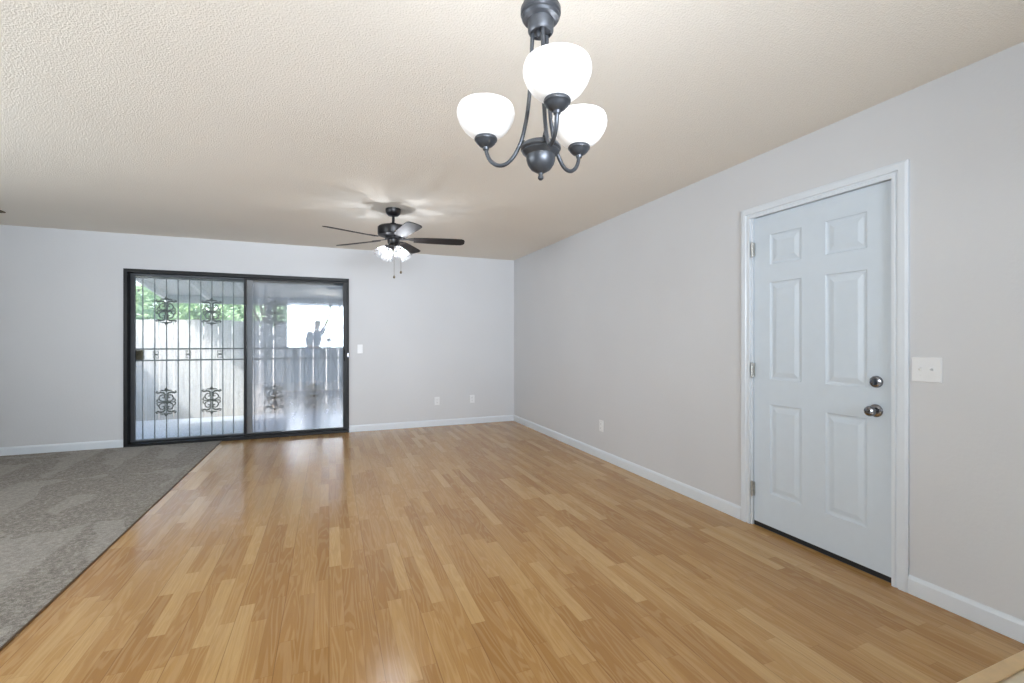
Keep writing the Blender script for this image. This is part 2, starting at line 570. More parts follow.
def window(name, x0, x1, z0, z1, loc, rz, panes):
    r = group_root(name, loc)
    r.rotation_euler = (0, 0, rz)
    b = MB()
    for (a0, a1, c0, c1) in ((x0, x1, z0, z0 + .05), (x0, x1, z1 - .05, z1), (x0, x0 + .05, z0, z1), (x1 - .05, x1, z0, z1)):
        b.box(a0, a1, -0.03, 0.03, c0, c1)
    for k in range(1, panes):
        xm = x0 + (x1 - x0) * k / panes
        b.box(xm - .025, xm + .025, -0.025, 0.025, z0, z1)
    b.build('window_frame', M['trim'], r)
    b = MB(); b.box(x0 + .05, x1 - .05, -0.003, 0.003, z0 + .05, z1 - .05)
    b.build('window_pane', M['sun_cut_glass'], r)
    b = MB(); b.box(x0 - .04, x1 + .04, 0.035, 0.15, z0 - .03, z0)
    b.build('window_sill', M['trim'], r)
    return r
window('window_1', KX0, KX1, KZ0, KZ1, (0, YF - 0.08, 0), 0, 2)
window('added_window', -SY1, -SY0, SZ0, SZ1, (XL - 0.08, 0, 0), -PI / 2, 2)  # unseen window, added to go with the side fill lamp

# baseboards: 85 mm boards with an eased top
def board(b, p0, p1, nrm, h=0.088, t=0.013):
    p0, p1, n = Vector(p0), Vector(p1), Vector(nrm)
    prof = [(0.0005, 0), (t, 0), (t, h - .018), (t * .72, h - .006), (t * .4, h), (0.0005, h)]
    A = [b.b.verts.new(p0 + n * d + Vector((0, 0, z))) for d, z in prof]
    B = [b.b.verts.new(p1 + n * d + Vector((0, 0, z))) for d, z in prof]
    k = len(prof)
    b.b.faces.new(A); b.b.faces.new(list(reversed(B)))
    for i in range(k):
        b.b.faces.new((A[i], A[(i + 1) % k], B[(i + 1) % k], B[i]))
b = MB(); board(b, (XL + .014, YB, .0105), (DX0 - .002, YB, .0105), (0, -1, 0))
b.build('baseboard_back_left', M['trim'], kind='structure')
b = MB(); board(b, (DX1 + .002, YB, .0005), (XR - .0135, YB, .0005), (0, -1, 0))
b.build('baseboard_back_right', M['trim'], kind='structure')
b = MB(); board(b, (XR, 2.323, .0005), (XR, YB, .0005), (-1, 0, 0))
b.build('baseboard_right_far', M['trim'], kind='structure')
b = MB(); board(b, (XR, YF, .0005), (XR, 1.350, .0005), (-1, 0, 0), 0.088)
b.build('baseboard_right_near', M['trim'], kind='structure')
b = MB(); board(b, (XL, YF, .0105), (XL, YB, .0105), (1, 0, 0))
b.build('baseboard_left', M['trim'], kind='structure')

# ------------------------------------------------------------------ entry door in the right wall
dr = group_root('door_1', (XR, 1.8275, 0))
O = (XR, 1.8275, 0)
# casing: stepped profile swept round three sides, and the jamb behind it
prof = [(0.0, 0.0), (0.0, 0.012), (0.015, 0.013), (0.019, 0.008), (0.026, 0.008), (0.031, 0.016), (0.058, 0.016), (0.070, 0.011), (0.070, 0.0)]
def casing(y0, y1, z1):
    b = MB()
    path = [(y0, 0.0005, -1, 0), (y0, z1, -1, 1), (y1, z1, 1, 1), (y1, 0.0005, 1, 0)]
    rings = []
    for (y, z, sy, sz) in path:
        rings.append([b.b.verts.new((XR - t, y + sy * w, z + sz * w)) for w, t in prof])
    for A, B in zip(rings, rings[1:]):
        for i in range(len(prof)):
            j = (i + 1) % len(prof)
            b.b.faces.new((A[i], A[j], B[j], B[i]))
    b.b.faces.new(rings[0]); b.b.faces.new(list(reversed(rings[-1])))
    return b
casing(1.421, 2.252, 2.036).build('door_casing', M['trim'], dr, origin=O)
b = MB()
b.box(XR, XR + WT - 0.001, EY0 + .0005, 1.418, 0.0005, EZ - .0005); b.box(XR, XR + WT - .001, 2.238, EY1 - .0005, 0.0005, EZ - .0005)
b.box(XR, XR + WT - .001, 1.418, 2.238, 2.036, EZ - .0005)
b.box(XR + 0.055, XR + 0.07, 1.418, 1.430, 0.02, 2.036); b.box(XR + 0.055, XR + 0.07, 2.226, 2.238, 0.02, 2.036); b.box(XR + .055, XR + .07, 1.43, 2.226, 2.024, 2.036)
b.build('door_jamb', M['trim'], dr, origin=O)
# six-panel slab: a grid with raised fields
SX = XR + 0.010                                             # room face of the slab
def slab():
    b = MB()
    ys = [1.421, 1.545, 1.764, 1.906, 2.118, 2.235]
    zs = [0.031, 0.240, 0.815, 0.975, 1.600, 1.712, 1.905, 2.033]
    grid = {}
    for i, y in enumerate(ys):
        for j, z in enumerate(zs):
            grid[i, j] = b.b.verts.new((SX, y, z))
    for i in range(5):
        for j in range(7):
            q = [grid[i, j], grid[i + 1, j], grid[i + 1, j + 1], grid[i, j + 1]]
            if i in (1, 3) and j in (1, 3, 5):
                y0, y1, z0, z1 = ys[i], ys[i + 1], zs[j], zs[j + 1]
                prev = q
                for ins, dep in ((0.005, 0.0045), (0.013, 0.0060), (0.020, 0.0062), (0.044, 0.0015), (0.048, 0.0010)):
                    cur = [b.b.verts.new((SX + dep, yy, zz)) for yy, zz in
                           ((y0 + ins, z0 + ins), (y1 - ins, z0 + ins), (y1 - ins, z1 - ins), (y0 + ins, z1 - ins))]
                    for k in range(4):
                        b.b.faces.new((prev[k], prev[(k + 1) % 4], cur[(k + 1) % 4], cur[k]))
                    prev = cur
                b.b.faces.new(prev)
            else:
                b.b.faces.new(q)
    # edges and the outdoor face
    y0, y1, z0, z1 = ys[0], ys[-1], zs[0], zs[-1]
    x2 = SX + 0.044
    back = [b.b.verts.new((x2, y, z)) for y, z in ((y0, z0), (y1, z0), (y1, z1), (y0, z1))]
    b.b.faces.new(list(reversed(back)))
    def side(vs, e0, e1):
        b.b.faces.new(vs + [e1, e0])
    side([grid[i, 0] for i in range(6)], back[0], back[1])
    side([grid[5, j] for j in range(8)], back[1], back[2])
    side([grid[i, 7] for i in range(5, -1, -1)], back[2], back[3])
    side([grid[0, j] for j in range(7, -1, -1)], back[3], back[0])
    return b
sl = slab().build('door_slab', M['door'], dr, origin=O)
b = MB(); b.box(SX + 0.002, SX + 0.042, 1.421, 2.235, 0.004, 0.0305)
b.build('door_sweep', M['rubber'], dr, origin=O)['label'] = 'black rubber sweep under the door'
b = MB(); b.box(SX + 0.004, XR + WT, 1.4185, 2.2375, 0.0005, 0.0035)
b.build('threshold', M['dark_grey'], dr, origin=O)
for z in (1.828, 1.028, 0.241):
    b = MB()
    for k in range(5):
        z0 = z - 0.045 + 0.018 * k
        b.tube([(XR - 0.006, 2.238, z0 + .0006), (XR - 0.006, 2.238, z0 + .0174)], 0.0065, 10)
    b.tube([(XR - 0.006, 2.238, z + .045), (XR - 0.006, 2.238, z + .051)], [0.0075, 0.004], 10)
    b.tube([(XR - 0.006, 2.238, z - .051), (XR - 0.006, 2.238, z - .045)], [0.004, 0.0075], 10)
    b.box(XR - 0.002, XR + 0.009, 2.226, 2.2345, z - .045, z + .045)
    b.build('hinge', M['hinge'], dr, smooth=True, origin=O)['label'] = 'steel butt hinge'
TK = T(SX, 1.503, 0.862) @ RY(-PI / 2)
b = MB()
b.lathe([(0, 0), (.033, 0), (.033, .003), (.030, .007), (.020, .010), (.012, .011), (0, .011)], 32, TK)
b.build('door_rose', M['nickel'], dr, smooth=True, origin=O)
b = MB()
b.lathe([(0, .0105), (.0105, .011), (.0105, .026), (.016, .031), (.0235, .037), (.0265, .046), (.0265, .054), (.022, .061), (.012, .064), (.011, .0625), (0, .0625)], 32, TK)
kn = b.build('door_knob', M['nickel'], dr, smooth=True, origin=O)
b = MB(); b.box(SX - 0.0655, SX - 0.062, 1.503 - .005, 1.503 + .005, .8605, .8635)
b.build('key_slot', M['dark'], kn, origin=O)
TD = T(SX, 1.500, 1.012) @ RY(-PI / 2)
b = MB(); b.lathe([(0, 0), (.031, 0), (.031, .006), (.027, .013), (.020, .015), (0, .015)], 32, TD)
db = b.build('deadbolt', M['nickel'], dr, smooth=True, origin=O)
b = MB(); b.box(SX - .030, SX - .0145, 1.500 - .0045, 1.500 + .0045, 1.012 - .017, 1.012 + .017)
b.build('thumb_turn', M['dark_grey'], db, origin=O, bevel=.002)
b = MB(); b.box(XR - 0.001, XR + 0.02, 1.4175, 1.4195, 0.83, 0.90)
b.build('strike_plate', M['nickel'], dr, origin=O)

# ------------------------------------------------------------------ sliding glass door in the back wall
sd = group_root('door_2', (-0.96, YB, 0))
O = (-0.96, YB, 0)
b = MB()
FY0, FY1 = YB - 0.022, YB + WT - .005
b.box(DX0, DX0 + .036, FY0, FY1, .001, DZ); b.box(DX1 - .022, DX1, FY0, FY1, .001, DZ)
b.box(DX0 + .036, DX1 - .022, FY0, FY1, 2.000, DZ); b.box(DX0 + .036, DX1 - .022, FY0, FY1, .001, .038)
b.box(DX0 + .036, DX1 - .022, YB + .048, YB + .054, .038, .052)
b.build('door_frame', M['black'], sd, origin=O, bevel=.002)
def leaf(name, x0, x1, y0, y1, mat, gmat, wl, wr, rail_t=.05, rail_b=.055):
    b = MB()
    z0, z1 = .040, 1.998
    b.box(x0, x0 + wl, y0, y1, z0, z1); b.box(x1 - wr, x1, y0, y1, z0, z1)
    b.box(x0 + wl, x1 - wr, y0, y1, z1 - rail_t, z1); b.box(x0 + wl, x1 - wr, y0, y1, z0, z0 + rail_b)
    p = b.build(name, mat, sd, origin=O, bevel=.002)
    b = MB(); b.box(x0 + wl, x1 - wr, (y0 + y1) / 2 - .003, (y0 + y1) / 2 + .003, z0 + rail_b, z1 - rail_t)
    b.build('glass_pane', gmat, p, origin=O)
    return p
leaf('fixed_panel', DX0 + .037, -0.955, YB + .066, YB + .098, M['dark_grey'], M['glass'], .042, .030, .022, .024)
sp = leaf('sliding_panel', -0.975, DX1 - .023, YB + .006, YB + .044, M['black'], M['coated_glass'], .026, .050, .022, .024)
b = MB(); b.box(-0.949, -0.893, YB + .07, YB + .097, .042, 1.996)
b.build('meeting_stile', M['grey_alu'], sd, origin=O, bevel=.002)['label'] = 'grey aluminium stile beside the black one'
b = MB()
xh = DX1 - .023 - .030
b.box(xh - .012, xh + .012, YB - .006, YB + .006, 0.93, 1.13)
b.tube([(xh - .006, YB - .004, .96), (xh - .008, YB - .035, .985), (xh - .008, YB - .040, 1.03), (xh - .008, YB - .035, 1.075), (xh - .006, YB - .004, 1.10)], .009, 10)
b.build('door_pull', M['black'], sp, origin=O, smooth=True)
b = MB(); b.box(DX1 - .020, DX1 - .004, FY0 - .010, FY0, 1.000, 1.055)
b.build('latch', M['nickel'], sd, origin=O, bevel=.003)['label'] = 'small silver latch on the black jamb'

# ------------------------------------------------------------------ iron security door outside the glass
def spiral(cx, cz, r0, r1, a0, a1, n=16, y=0.0):
    return [(cx + (r0 + (r1 - r0) * k / n) * math.cos(a0 + (a1 - a0) * k / n), y,
             cz + (r0 + (r1 - r0) * k / n) * math.sin(a0 + (a1 - a0) * k / n)) for k in range(n + 1)]
def ornament_mesh():
    """cast scrollwork medallion 210 x 340 mm, centred on its bar"""
    b = MB()
    t = .0074
    for s in (-1, 1):
        for u in (-1, 1):
            # big C scroll from the centre collar out to the edge and back
            b.tube([(s * (x), 0, u * z) for x, z in ((.012, .012), (.035, .010), (.062, .022), (.072, .048), (.062, .075), (.040, .088), (.020, .080), (.016, .062), (.026, .050), (.038, .056))], t, 6)
            # leaf scroll toward top and bottom
            b.tube([(s * x, 0, u * z) for x, z in ((.008, .090), (.028, .112), (.055, .118), (.082, .108), (.100, .118), (.092, .132), (.078, .128))], [t * 1.2, t * 1.5, t * 1.6, t * 1.4, t * 1.2, t, t * .7], 6)
            b.tube([(s * x, 0, u * z) for x, z in ((.006, .150), (.022, .138), (.044, .142), (.060, .134))], [t * 1.2, t * 1.3, t, t * .6], 6)
            b.tube([(s * x, 0, u * z) for x, z in ((.072, .040), (.088, .030), (.092, .012), (.082, .004))], [t * .9, t, t, t * .7], 6)
        b.tube([(0, 0, 0), (s * .050, 0, 0), (s * .078, 0, 0)], [t * 1.1, t * .9, t * 1.3], 6)
        b.tube([(s * .012, 0, -.10), (s * .012, 0, .10)], t * .8, 6)
    for u in (-1, 1):
        b.lathe([(0, -.028), (.012, -.014), (.016, 0), (.009, .016), (0, .030)], 10, T(0, 0, u * .150) @ RX(0 if u > 0 else PI))
    b.lathe([(0, -.02), (.014, -.012), (.017, 0), (.014, .012), (0, .02)], 12, T(0, 0, 0))
    return b
def small_ornament_mesh():
    b = MB()
    for s in (-1, 1):
        for u in (-1, 1):
            b.tube([(s * x, 0, u * z) for x, z in ((.004, .004), (.016, .010), (.026, .026), (.022, .044), (.010, .046), (.008, .034), (.016, .030))], .0042, 6)
        b.tube([(s * .004, 0, 0), (s * .034, 0, 0)], .004, 6)
    b.lathe([(0, -.014), (.009, 0), (0, .014)], 10)
    return b
sec_y = YB + WT + .035
BARS = [-2.04 + .116 * k for k in range(21)]
def security(name, label, x0, x1, bars, orn, small, lock):
    r = thing(name, label, 'security door', ((x0 + x1) / 2, sec_y, 0))
    rl = Vector(r.location)
    b = MB()
    w = .026
    b.box(x0, x0 + w, sec_y - .014, sec_y + .014, .02, 1.99); b.box(x1 - w, x1, sec_y - .014, sec_y + .014, .02, 1.99)
    b.box(x0 + w, x1 - w, sec_y - .014, sec_y + .014, .02, .055); b.box(x0 + w, x1 - w, sec_y - .014, sec_y + .014, 1.955, 1.99)
    b.build('frame', M['iron'], r, origin=rl)
    b = MB(); b.box(x0 + w, x1 - w, sec_y - .024, sec_y - .0235, .05, 1.96)
    b.build('insect_screen', M['screen' if lock else 'haze_screen'], r, origin=rl)['label'] = 'fine pale insect mesh, thicker on the right as added haze'
    for x in bars:
        b = MB(); b.box(x - .0048, x + .0048, sec_y - .0065, sec_y + .0065, .055, 1.955)
        b.build('bar', M['iron'], r, origin=rl)
    for z in (1.120, .985):
        b = MB(); b.box(x0 + w, x1 - w, sec_y - .009, sec_y + .009, z - .009, z + .009)
        b.build('rail', M['iron'], r, origin=rl)
    first = None
    for (x, z) in orn:
        if first is None:
            first = ornament_mesh().build('scroll_ornament', M['scroll'], r, smooth=True)
            q = first
        else:
            q = first.copy(); C.objects.link(q)
        q.location = (x - rl.x, -.012, z)
    first = None
    for x in small:
        if first is None:
            first = small_ornament_mesh().build('rail_scroll', M['scroll'], r, smooth=True)
            q = first
        else:
            q = first.copy(); C.objects.link(q)
        q.location = (x - rl.x, -.004, 1.0525)
    if lock:
        b = MB(); b.box(x0 + .012, x0 + .118, sec_y - .028, sec_y + .028, .996, 1.108)
        q = b.build('lock_box', M['bronze'], r, origin=rl, bevel=.004)
        q['label'] = 'bronze lock box between the rails'
        b = MB(); b.lathe([(0, 0), (.017, 0), (.017, .006), (.009, .009), (0, .009)], 20, T(x0 + .06, sec_y - .028, 1.052) @ RX(PI / 2))
        b.build('lock_cylinder', M['bronze'], q, origin=rl, smooth=True)
    return r
security('security_door', 'black iron security door with scrollwork and bronze lock box, outside the left glass',
         -2.15, -0.975, BARS[0:9], [(BARS[2], 1.575), (BARS[6], 1.575), (BARS[2], .485), (BARS[6], .485)],
         [BARS[1] + .012, BARS[4] - .012, BARS[7] - .03], True)
security('security_panel', 'fixed iron security grille seen faintly through the right glass panel',
         -0.965, 0.235, BARS[10:20], [(BARS[12], 1.575), (BARS[16], 1.575), (BARS[12], .485), (BARS[16], .485)],
         [BARS[11] + .03, BARS[14], BARS[17]], False)

# ------------------------------------------------------------------ outdoors
GZ = -0.14
b = MB(); b.box(-14, 14, YF - 8, 30, GZ - .2, GZ - .03)
b.build('ground', M['soil'], kind='structure')
b = MB(); b.box(-6, 6, YB + WT, 8.95, GZ - .03, -.06)
b.build('patio_slab', M['concrete'], kind='structure')

def fence(name, label, p0, p1, z0, z1, bw, gap, seed):
    """board fence from p0 to p1: boards (one panel), rails and posts on its far side"""
    rd = random.Random(seed)
    p0, p1 = Vector((p0[0], p0[1], 0)), Vector((p1[0], p1[1], 0))
    L = (p1 - p0).length
    ang = math.atan2(p1.y - p0.y, p1.x - p0.x)
    r = thing(name, label, 'fence', (p0.x, p0.y, GZ - .03), ang)
    b = MB()
    x = 0.0
    while x < L - .02:
        w = min(bw * rd.uniform(.9, 1.08), L - x)
        top = (z1 - GZ + .03) + rd.uniform(-.012, .012)
        lean = rd.uniform(-.004, .004)
        b.box(x, x + w, lean, lean + .018, z0, top)
        x += w + gap * rd.choice((0.5, 0.7, 1.0, 1.0, 1.4))
    b.build('fence_boards', M['fence'], r)
    for z in (.35, 1.40):
        b = MB(); b.box(0, L, .023, .060, z, z + .085)
        b.build('rail', M['fence'], r)
    x = .3
    while x < L:
        b = MB(); b.box(x, x + .09, .061, .150, 0, z1 - GZ + .0)
        b.build('post', M['fence'], r)
        x += 2.4
    return r
fence('fence', 'weathered whitewashed board fence across the yard, seen through the glass', (-3.5, 9.35), (4.5, 9.35), .03, 1.57, .205, .014, 3)
fence('side_fence', 'weathered board fence running along the side of the yard', (-3.52, 6.75), (-3.52, 9.33), .03, 1.57, .20, .006, 4)

# patio cover: sloping boards on rafters, an outer beam on posts
pc = thing('patio_cover', 'pale painted patio cover with white rafters outside the sliding door', 'patio cover', (0, YB + WT, GZ))
O = (0, YB + WT, GZ)
CX0, CX1, CY0, CY1 = -2.525, 4.6, YB + WT + .002, 9.2
def cz(y): return 2.33 + (1.96 - 2.33) * (y - CY0) / (CY1 - CY0)
b = MB()
vs = [b.b.verts.new(p) for p in ((CX0, CY0, cz(CY0) + .002), (CX1, CY0, cz(CY0) + .002), (CX1, CY1, cz(CY1) + .002), (CX0, CY1, cz(CY1) + .002),
                                 (CX0, CY0, cz(CY0) + .03), (CX1, CY0, cz(CY0) + .03), (CX1, CY1, cz(CY1) + .03), (CX0, CY1, cz(CY1) + .03))]
for f in ((3, 2, 1, 0), (4, 5, 6, 7), (0, 1, 5, 4), (1, 2, 6, 5), (2, 3, 7, 6), (3, 0, 4, 7)):
    b.b.faces.new([vs[i] for i in f])
b.build('roof_panel', M['cover_paint'], pc, origin=O)
x = CX0 + .02
while x < CX1:
    b = MB()
    vs = [b.b.verts.new(p) for p in ((x, CY0, cz(CY0) - .09), (x + .04, CY0, cz(CY0) - .09), (x + .04, CY1 - .06, cz(CY1 - .06) - .09), (x, CY1 - .06, cz(CY1 - .06) - .09),
                                     (x, CY0, cz(CY0)), (x + .04, CY0, cz(CY0)), (x + .04, CY1 - .06, cz(CY1 - .06)), (x, CY1 - .06, cz(CY1 - .06)))]
    for f in ((3, 2, 1, 0), (4, 5, 6, 7), (0, 1, 5, 4), (1, 2, 6, 5), (2, 3, 7, 6), (3, 0, 4, 7)):
        b.b.faces.new([vs[i] for i in f])
    b.build('rafter', M['rafter_paint'], pc, origin=O)
    x += .61
b = MB(); b.box(CX0, CX1, CY1 - .055, CY1 - .01, 1.845, 1.965)
b.build('outer_beam', M['cover_paint'], pc, origin=O)
for x in (-1.02, 1.9, 4.4):
    b = MB(); b.box(x, x + .085, CY1 - .16, CY1 - .075, GZ + .0, cz(CY1) - .0)
    b.build('post', M['cover_paint'], pc, origin=O)

b = MB(); b.box(-6, 6, 10.8, 10.95, GZ - .2, 1.50)
b.build('slit_backdrop', M['stucco'], kind='structure')  # pale backdrop added to brighten the slits between the fence boards

def tree(name, label, x, y, h, rad, mat, seed, n=2600):
    rd = random.Random(seed)
    r = thing(name, label, 'tree', (x, y, GZ - .03), 0, 'trees behind the fence')
    b = MB()
    b.tube([(0, 0, 0), (.03, .02, h * .25), (-.03, .0, h * .45), (.02, .03, h * .7)], [.11, .09, .07, .03], 8)
    for k in range(6):
        a = k * 1.1 + rd.random()
        b.tube([(0, 0, h * (.3 + .05 * k)), (math.cos(a) * rad * .5, math.sin(a) * rad * .5, h * (.5 + .05 * k))], [.045, .015], 6)
    b.build('trunk', M['bark'], r, smooth=True)
    b = MB()
    blobs = [(rd.uniform(-.55, .55) * rad, rd.uniform(-.55, .55) * rad, h * rd.uniform(.35, .88), rad * rd.uniform(.35, .6)) for _ in range(9)]
    for _ in range(n):
        bx, by, bz, br = rd.choice(blobs)
        d = Vector((rd.gauss(0, 1), rd.gauss(0, 1), rd.gauss(0, 1))).normalized() * br * rd.uniform(.55, 1.0)
        p = Vector((bx, by, bz)) + d
        u = Vector((rd.gauss(0, 1), rd.gauss(0, 1), rd.gauss(0, 1))).normalized()
        w = u.orthogonal().normalized()
        s = rd.uniform(.06, .11)
        q = [b.b.verts.new(p + u * s * i + w * s * .5 * j) for i, j in ((-1, 0), (0, -1), (1, 0), (0, 1))]
        b.b.faces.new(q)
    b.build('foliage', mat, r)
for i, (x, y, h, rad, mm, lab) in enumerate((
        (-4.25, 12.3, 3.6, 1.2, 'leaf2', 'bushy pale green tree above the fence at the far left of the glass door'),
        (-3.0, 15.6, 3.2, 1.3, 'leaf', 'green tree above the fence behind the left scrollwork'),
        (-1.40, 12.3, 3.4, 1.2, 'leaf2', 'pale green tree above the fence behind the meeting stiles'),
        (0.3, 15.6, 3.6, 1.4, 'leaf', 'green tree above the fence behind the reflection in the right glass'),
        (1.6, 12.3, 3.4, 1.2, 'leaf2', 'pale green tree behind the fence beyond the latch side of the glass door'))):
    tree('garden_tree', lab, x, y, h, rad, M[mm], 20 + i)

# ------------------------------------------------------------------ wall plates
def plate_base(r, w, h, t=.006):
    b = MB()
    a, c = w / 2, h / 2
    e = .004
    v0 = [b.b.verts.new(p) for p in ((-a, 0, -c), (a, 0, -c), (a, 0, c), (-a, 0, c))]
    v1 = [b.b.verts.new(p) for p in ((-a, -t * .5, -c), (a, -t * .5, -c), (a, -t * .5, c), (-a, -t * .5, c))]
    v2 = [b.b.verts.new(p) for p in ((-a + e, -t, -c + e), (a - e, -t, -c + e), (a - e, -t, c - e), (-a + e, -t, c - e))]
    b.b.faces.new(v0); b.b.faces.new(v2)
    for A, B in ((v0, v1), (v1, v2)):
        for k in range(4):
            b.b.faces.new((A[k], A[(k + 1) % 4], B[(k + 1) % 4], B[k]))
    return b.build('plate', M['plate'], r)
def outlet(loc, rz, label, group=None):
    r = thing('power_outlet', label, 'outlet', loc, rz, group)
    plate_base(r, .072, .116)
    for z in (-.0195, .0195):
        b = MB()
        out = [(.0165 * math.cos(a) , max(-.0135, min(.0135, .0165 * math.sin(a)))) for a in (2 * PI * k / 24 for k in range(24))]
        b.prism(out, .006, .0085, T(0, 0, z) @ RX(PI / 2))
        q = b.build('receptacle', M['plate'], r)
        b = MB()
        b.box(-.0075, -.0055, -.0088, -.0080, z - .002, z + .007); b.box(.0055, .0075, -.0088, -.0080, z - .002, z + .006)
        b.lathe([(0, 0), (.0025, 0), (.0025, .0008), (0, .0008)], 10, T(0, -.0080, z - .0075) @ RX(PI / 2))
        b.build('slots', M['dark'], q)
    b = MB(); b.lathe([(0, 0), (.003, 0), (.002, .0015), (0, .0018)], 10, T(0, -.006, 0) @ RX(PI / 2))
    b.build('screw', M['plate'], r)
    return r
def toggle(r, x):
    b = MB(); b.box(x - .0048, x + .0048, -.0072, -.0055, -.012, .012)
    b.build('toggle_slot', M['plate'], r)
    b = MB(); b.prism([(-.0072, -.004), (-.019, .004), (-.019, .010), (-.0072, .007)], x - .0042, x + .0042, Matrix(((0, 0, 1, 0), (1, 0, 0, 0), (0, 1, 0, 0), (0, 0, 0, 1))))
    b.build('toggle', M['plate'], r, bevel=.001)
    for z in (-.030, .030):
        b = MB(); b.lathe([(0, 0), (.003, 0), (.002, .0015), (0, .0018)], 10, T(x, -.006, z) @ RX(PI / 2))
        b.build('screw', M['plate'], r)
outlet((1.432, YB, .357), 0, 'white outlet on the back wall, the one nearer the sliding door')
outlet((1.952, YB, .361), 0, 'white outlet on the back wall, the one nearer the corner')
outlet((XR, 4.06, .339), -PI / 2, 'white outlet low on the right wall between corner and door')
r = thing('light_switch', 'white single rocker switch beside the sliding door latch', 'light switch', (.387, YB, 1.107))
plate_base(r, .072, .118)
b = MB(); b.box(-.0165, .0165, -.0085, -.0055, -.033, .033); b.build('rocker', M['plate'], r, bevel=.0015)
r = thing('light_switch', 'white double toggle switch plate beside the entry door', 'light switch', (XR, 1.281, 1.087), -PI / 2)
plate_base(r, .118, .118)
for x in (-.023, .023):
    toggle(r, x)

# ceiling vent at the left edge of the view
r = thing('ceiling_register', 'small grey-brown ceiling vent at the left edge near the back wall', 'ceiling vent', (-3.00, 5.72, H))
b = MB(); b.box(-.16, .16, -.085, .085, -.012, -.0005)
b.build('vent_frame', M['bronze'], r, bevel=.004)
b = MB()
for k in range(7):
    y = -.06 + .02 * k
    b.box(-.14, .14, y - .003, y + .003, -.018, -.0125)
b.build('louver', M['bronze'], r)

# ------------------------------------------------------------------ chandelier
CH = (0.5580, 1.1770)
ch = thing('chandelier', 'three-arm pewter chandelier with lit white bowl shades hanging near the camera', 'chandelier', (CH[0], CH[1], 1.6815))
OZ = 1.69
def zc(z): return z - OZ if z < 2.25 else z - OZ + .0085
b = MB(); b.lathe([(0, zc(H) - .0005), (.062, zc(H) - .0005), (.062, zc(H) - .012), (.050, zc(H) - .024), (.020, zc(H) - .032), (0, zc(H) - .034)], 36)
b.build('ceiling_canopy', M['pewter'], ch, smooth=True)
b = MB()                                                    # chain of oval links
z = 2.408
k = 0
while z > 2.235:
    pts = []
    for i in range(16):
        a = 2 * PI * i / 16
        px, pz = .0075 * math.cos(a), .0165 * math.sin(a)
        pts.append((px if k % 2 == 0 else 0, 0 if k % 2 == 0 else px, zc(z - .012) + pz))
    b.tube(pts, .0018, 6, True)
    z -= .0275
    k += 1
b.build('chain', M['pewter'], ch, smooth=True)
b = MB()
b.lathe([(0, zc(2.222)), (.010, zc(2.220)), (.014, zc(2.212)), (.030, zc(2.206)), (.046, zc(2.196)), (.050, zc(2.188)), (.049, zc(2.182)), (.052, zc(2.180)),
         (.057, zc(2.174)), (.057, zc(2.160)), (.053, zc(2.156)), (.054, zc(2.150)), (.050, zc(2.144)), (.037, zc(2.141)), (.036, zc(2.112)), (.034, zc(2.108)), (.030, zc(2.106)), (.028, zc(2.112)), (0, zc(2.114))], 40)
b.lathe([(0, zc(2.114)), (.012, zc(2.112)), (.013, zc(2.102)), (.008, zc(2.094)), (0, zc(2.092))], 20)
b.build('top_cap', M['pewter'], ch, smooth=True)
b = MB()
b.lathe([(0, zc(1.806)), (.012, zc(1.804)), (.016, zc(1.797)), (.040, zc(1.793)), (.053, zc(1.789)), (.057, zc(1.783)), (.057, zc(1.777)), (.052, zc(1.773)), (.053, zc(1.769)), (.047, zc(1.763)),
         (.041, zc(1.758)), (.041, zc(1.748)), (.037, zc(1.734)), (.028, zc(1.721)), (.015, zc(1.713)), (.007, zc(1.709)), (.006, zc(1.703)), (.008, zc(1.699)), (.008, zc(1.694)), (.004, zc(1.690)), (0, zc(1.6895))], 40)
b.build('hub', M['pewter'], ch, smooth=True)
def smooth_path(pts, n=6):
    pts = [Vector(p) for p in pts]
    out = []
    for i in range(len(pts) - 1):
        p0, p1, p2, p3 = pts[max(i - 1, 0)], pts[i], pts[i + 1], pts[min(i + 2, len(pts) - 1)]
        for k in range(n):
            t = k / n
            out.append(.5 * ((2 * p1) + (-p0 + p2) * t + (2 * p0 - 5 * p1 + 4 * p2 - p3) * t * t + (-p0 + 3 * p1 - 3 * p2 + p3) * t ** 3))
    out.append(pts[-1])
    return out
ARM = [(.024, 2.110), (.027, 2.05), (.031, 1.97), (.036, 1.91), (.044, 1.86), (.058, 1.808), (.080, 1.768), (.104, 1.748), (.129, 1.747), (.151, 1.762), (.163, 1.784), (.1668, 1.806)]
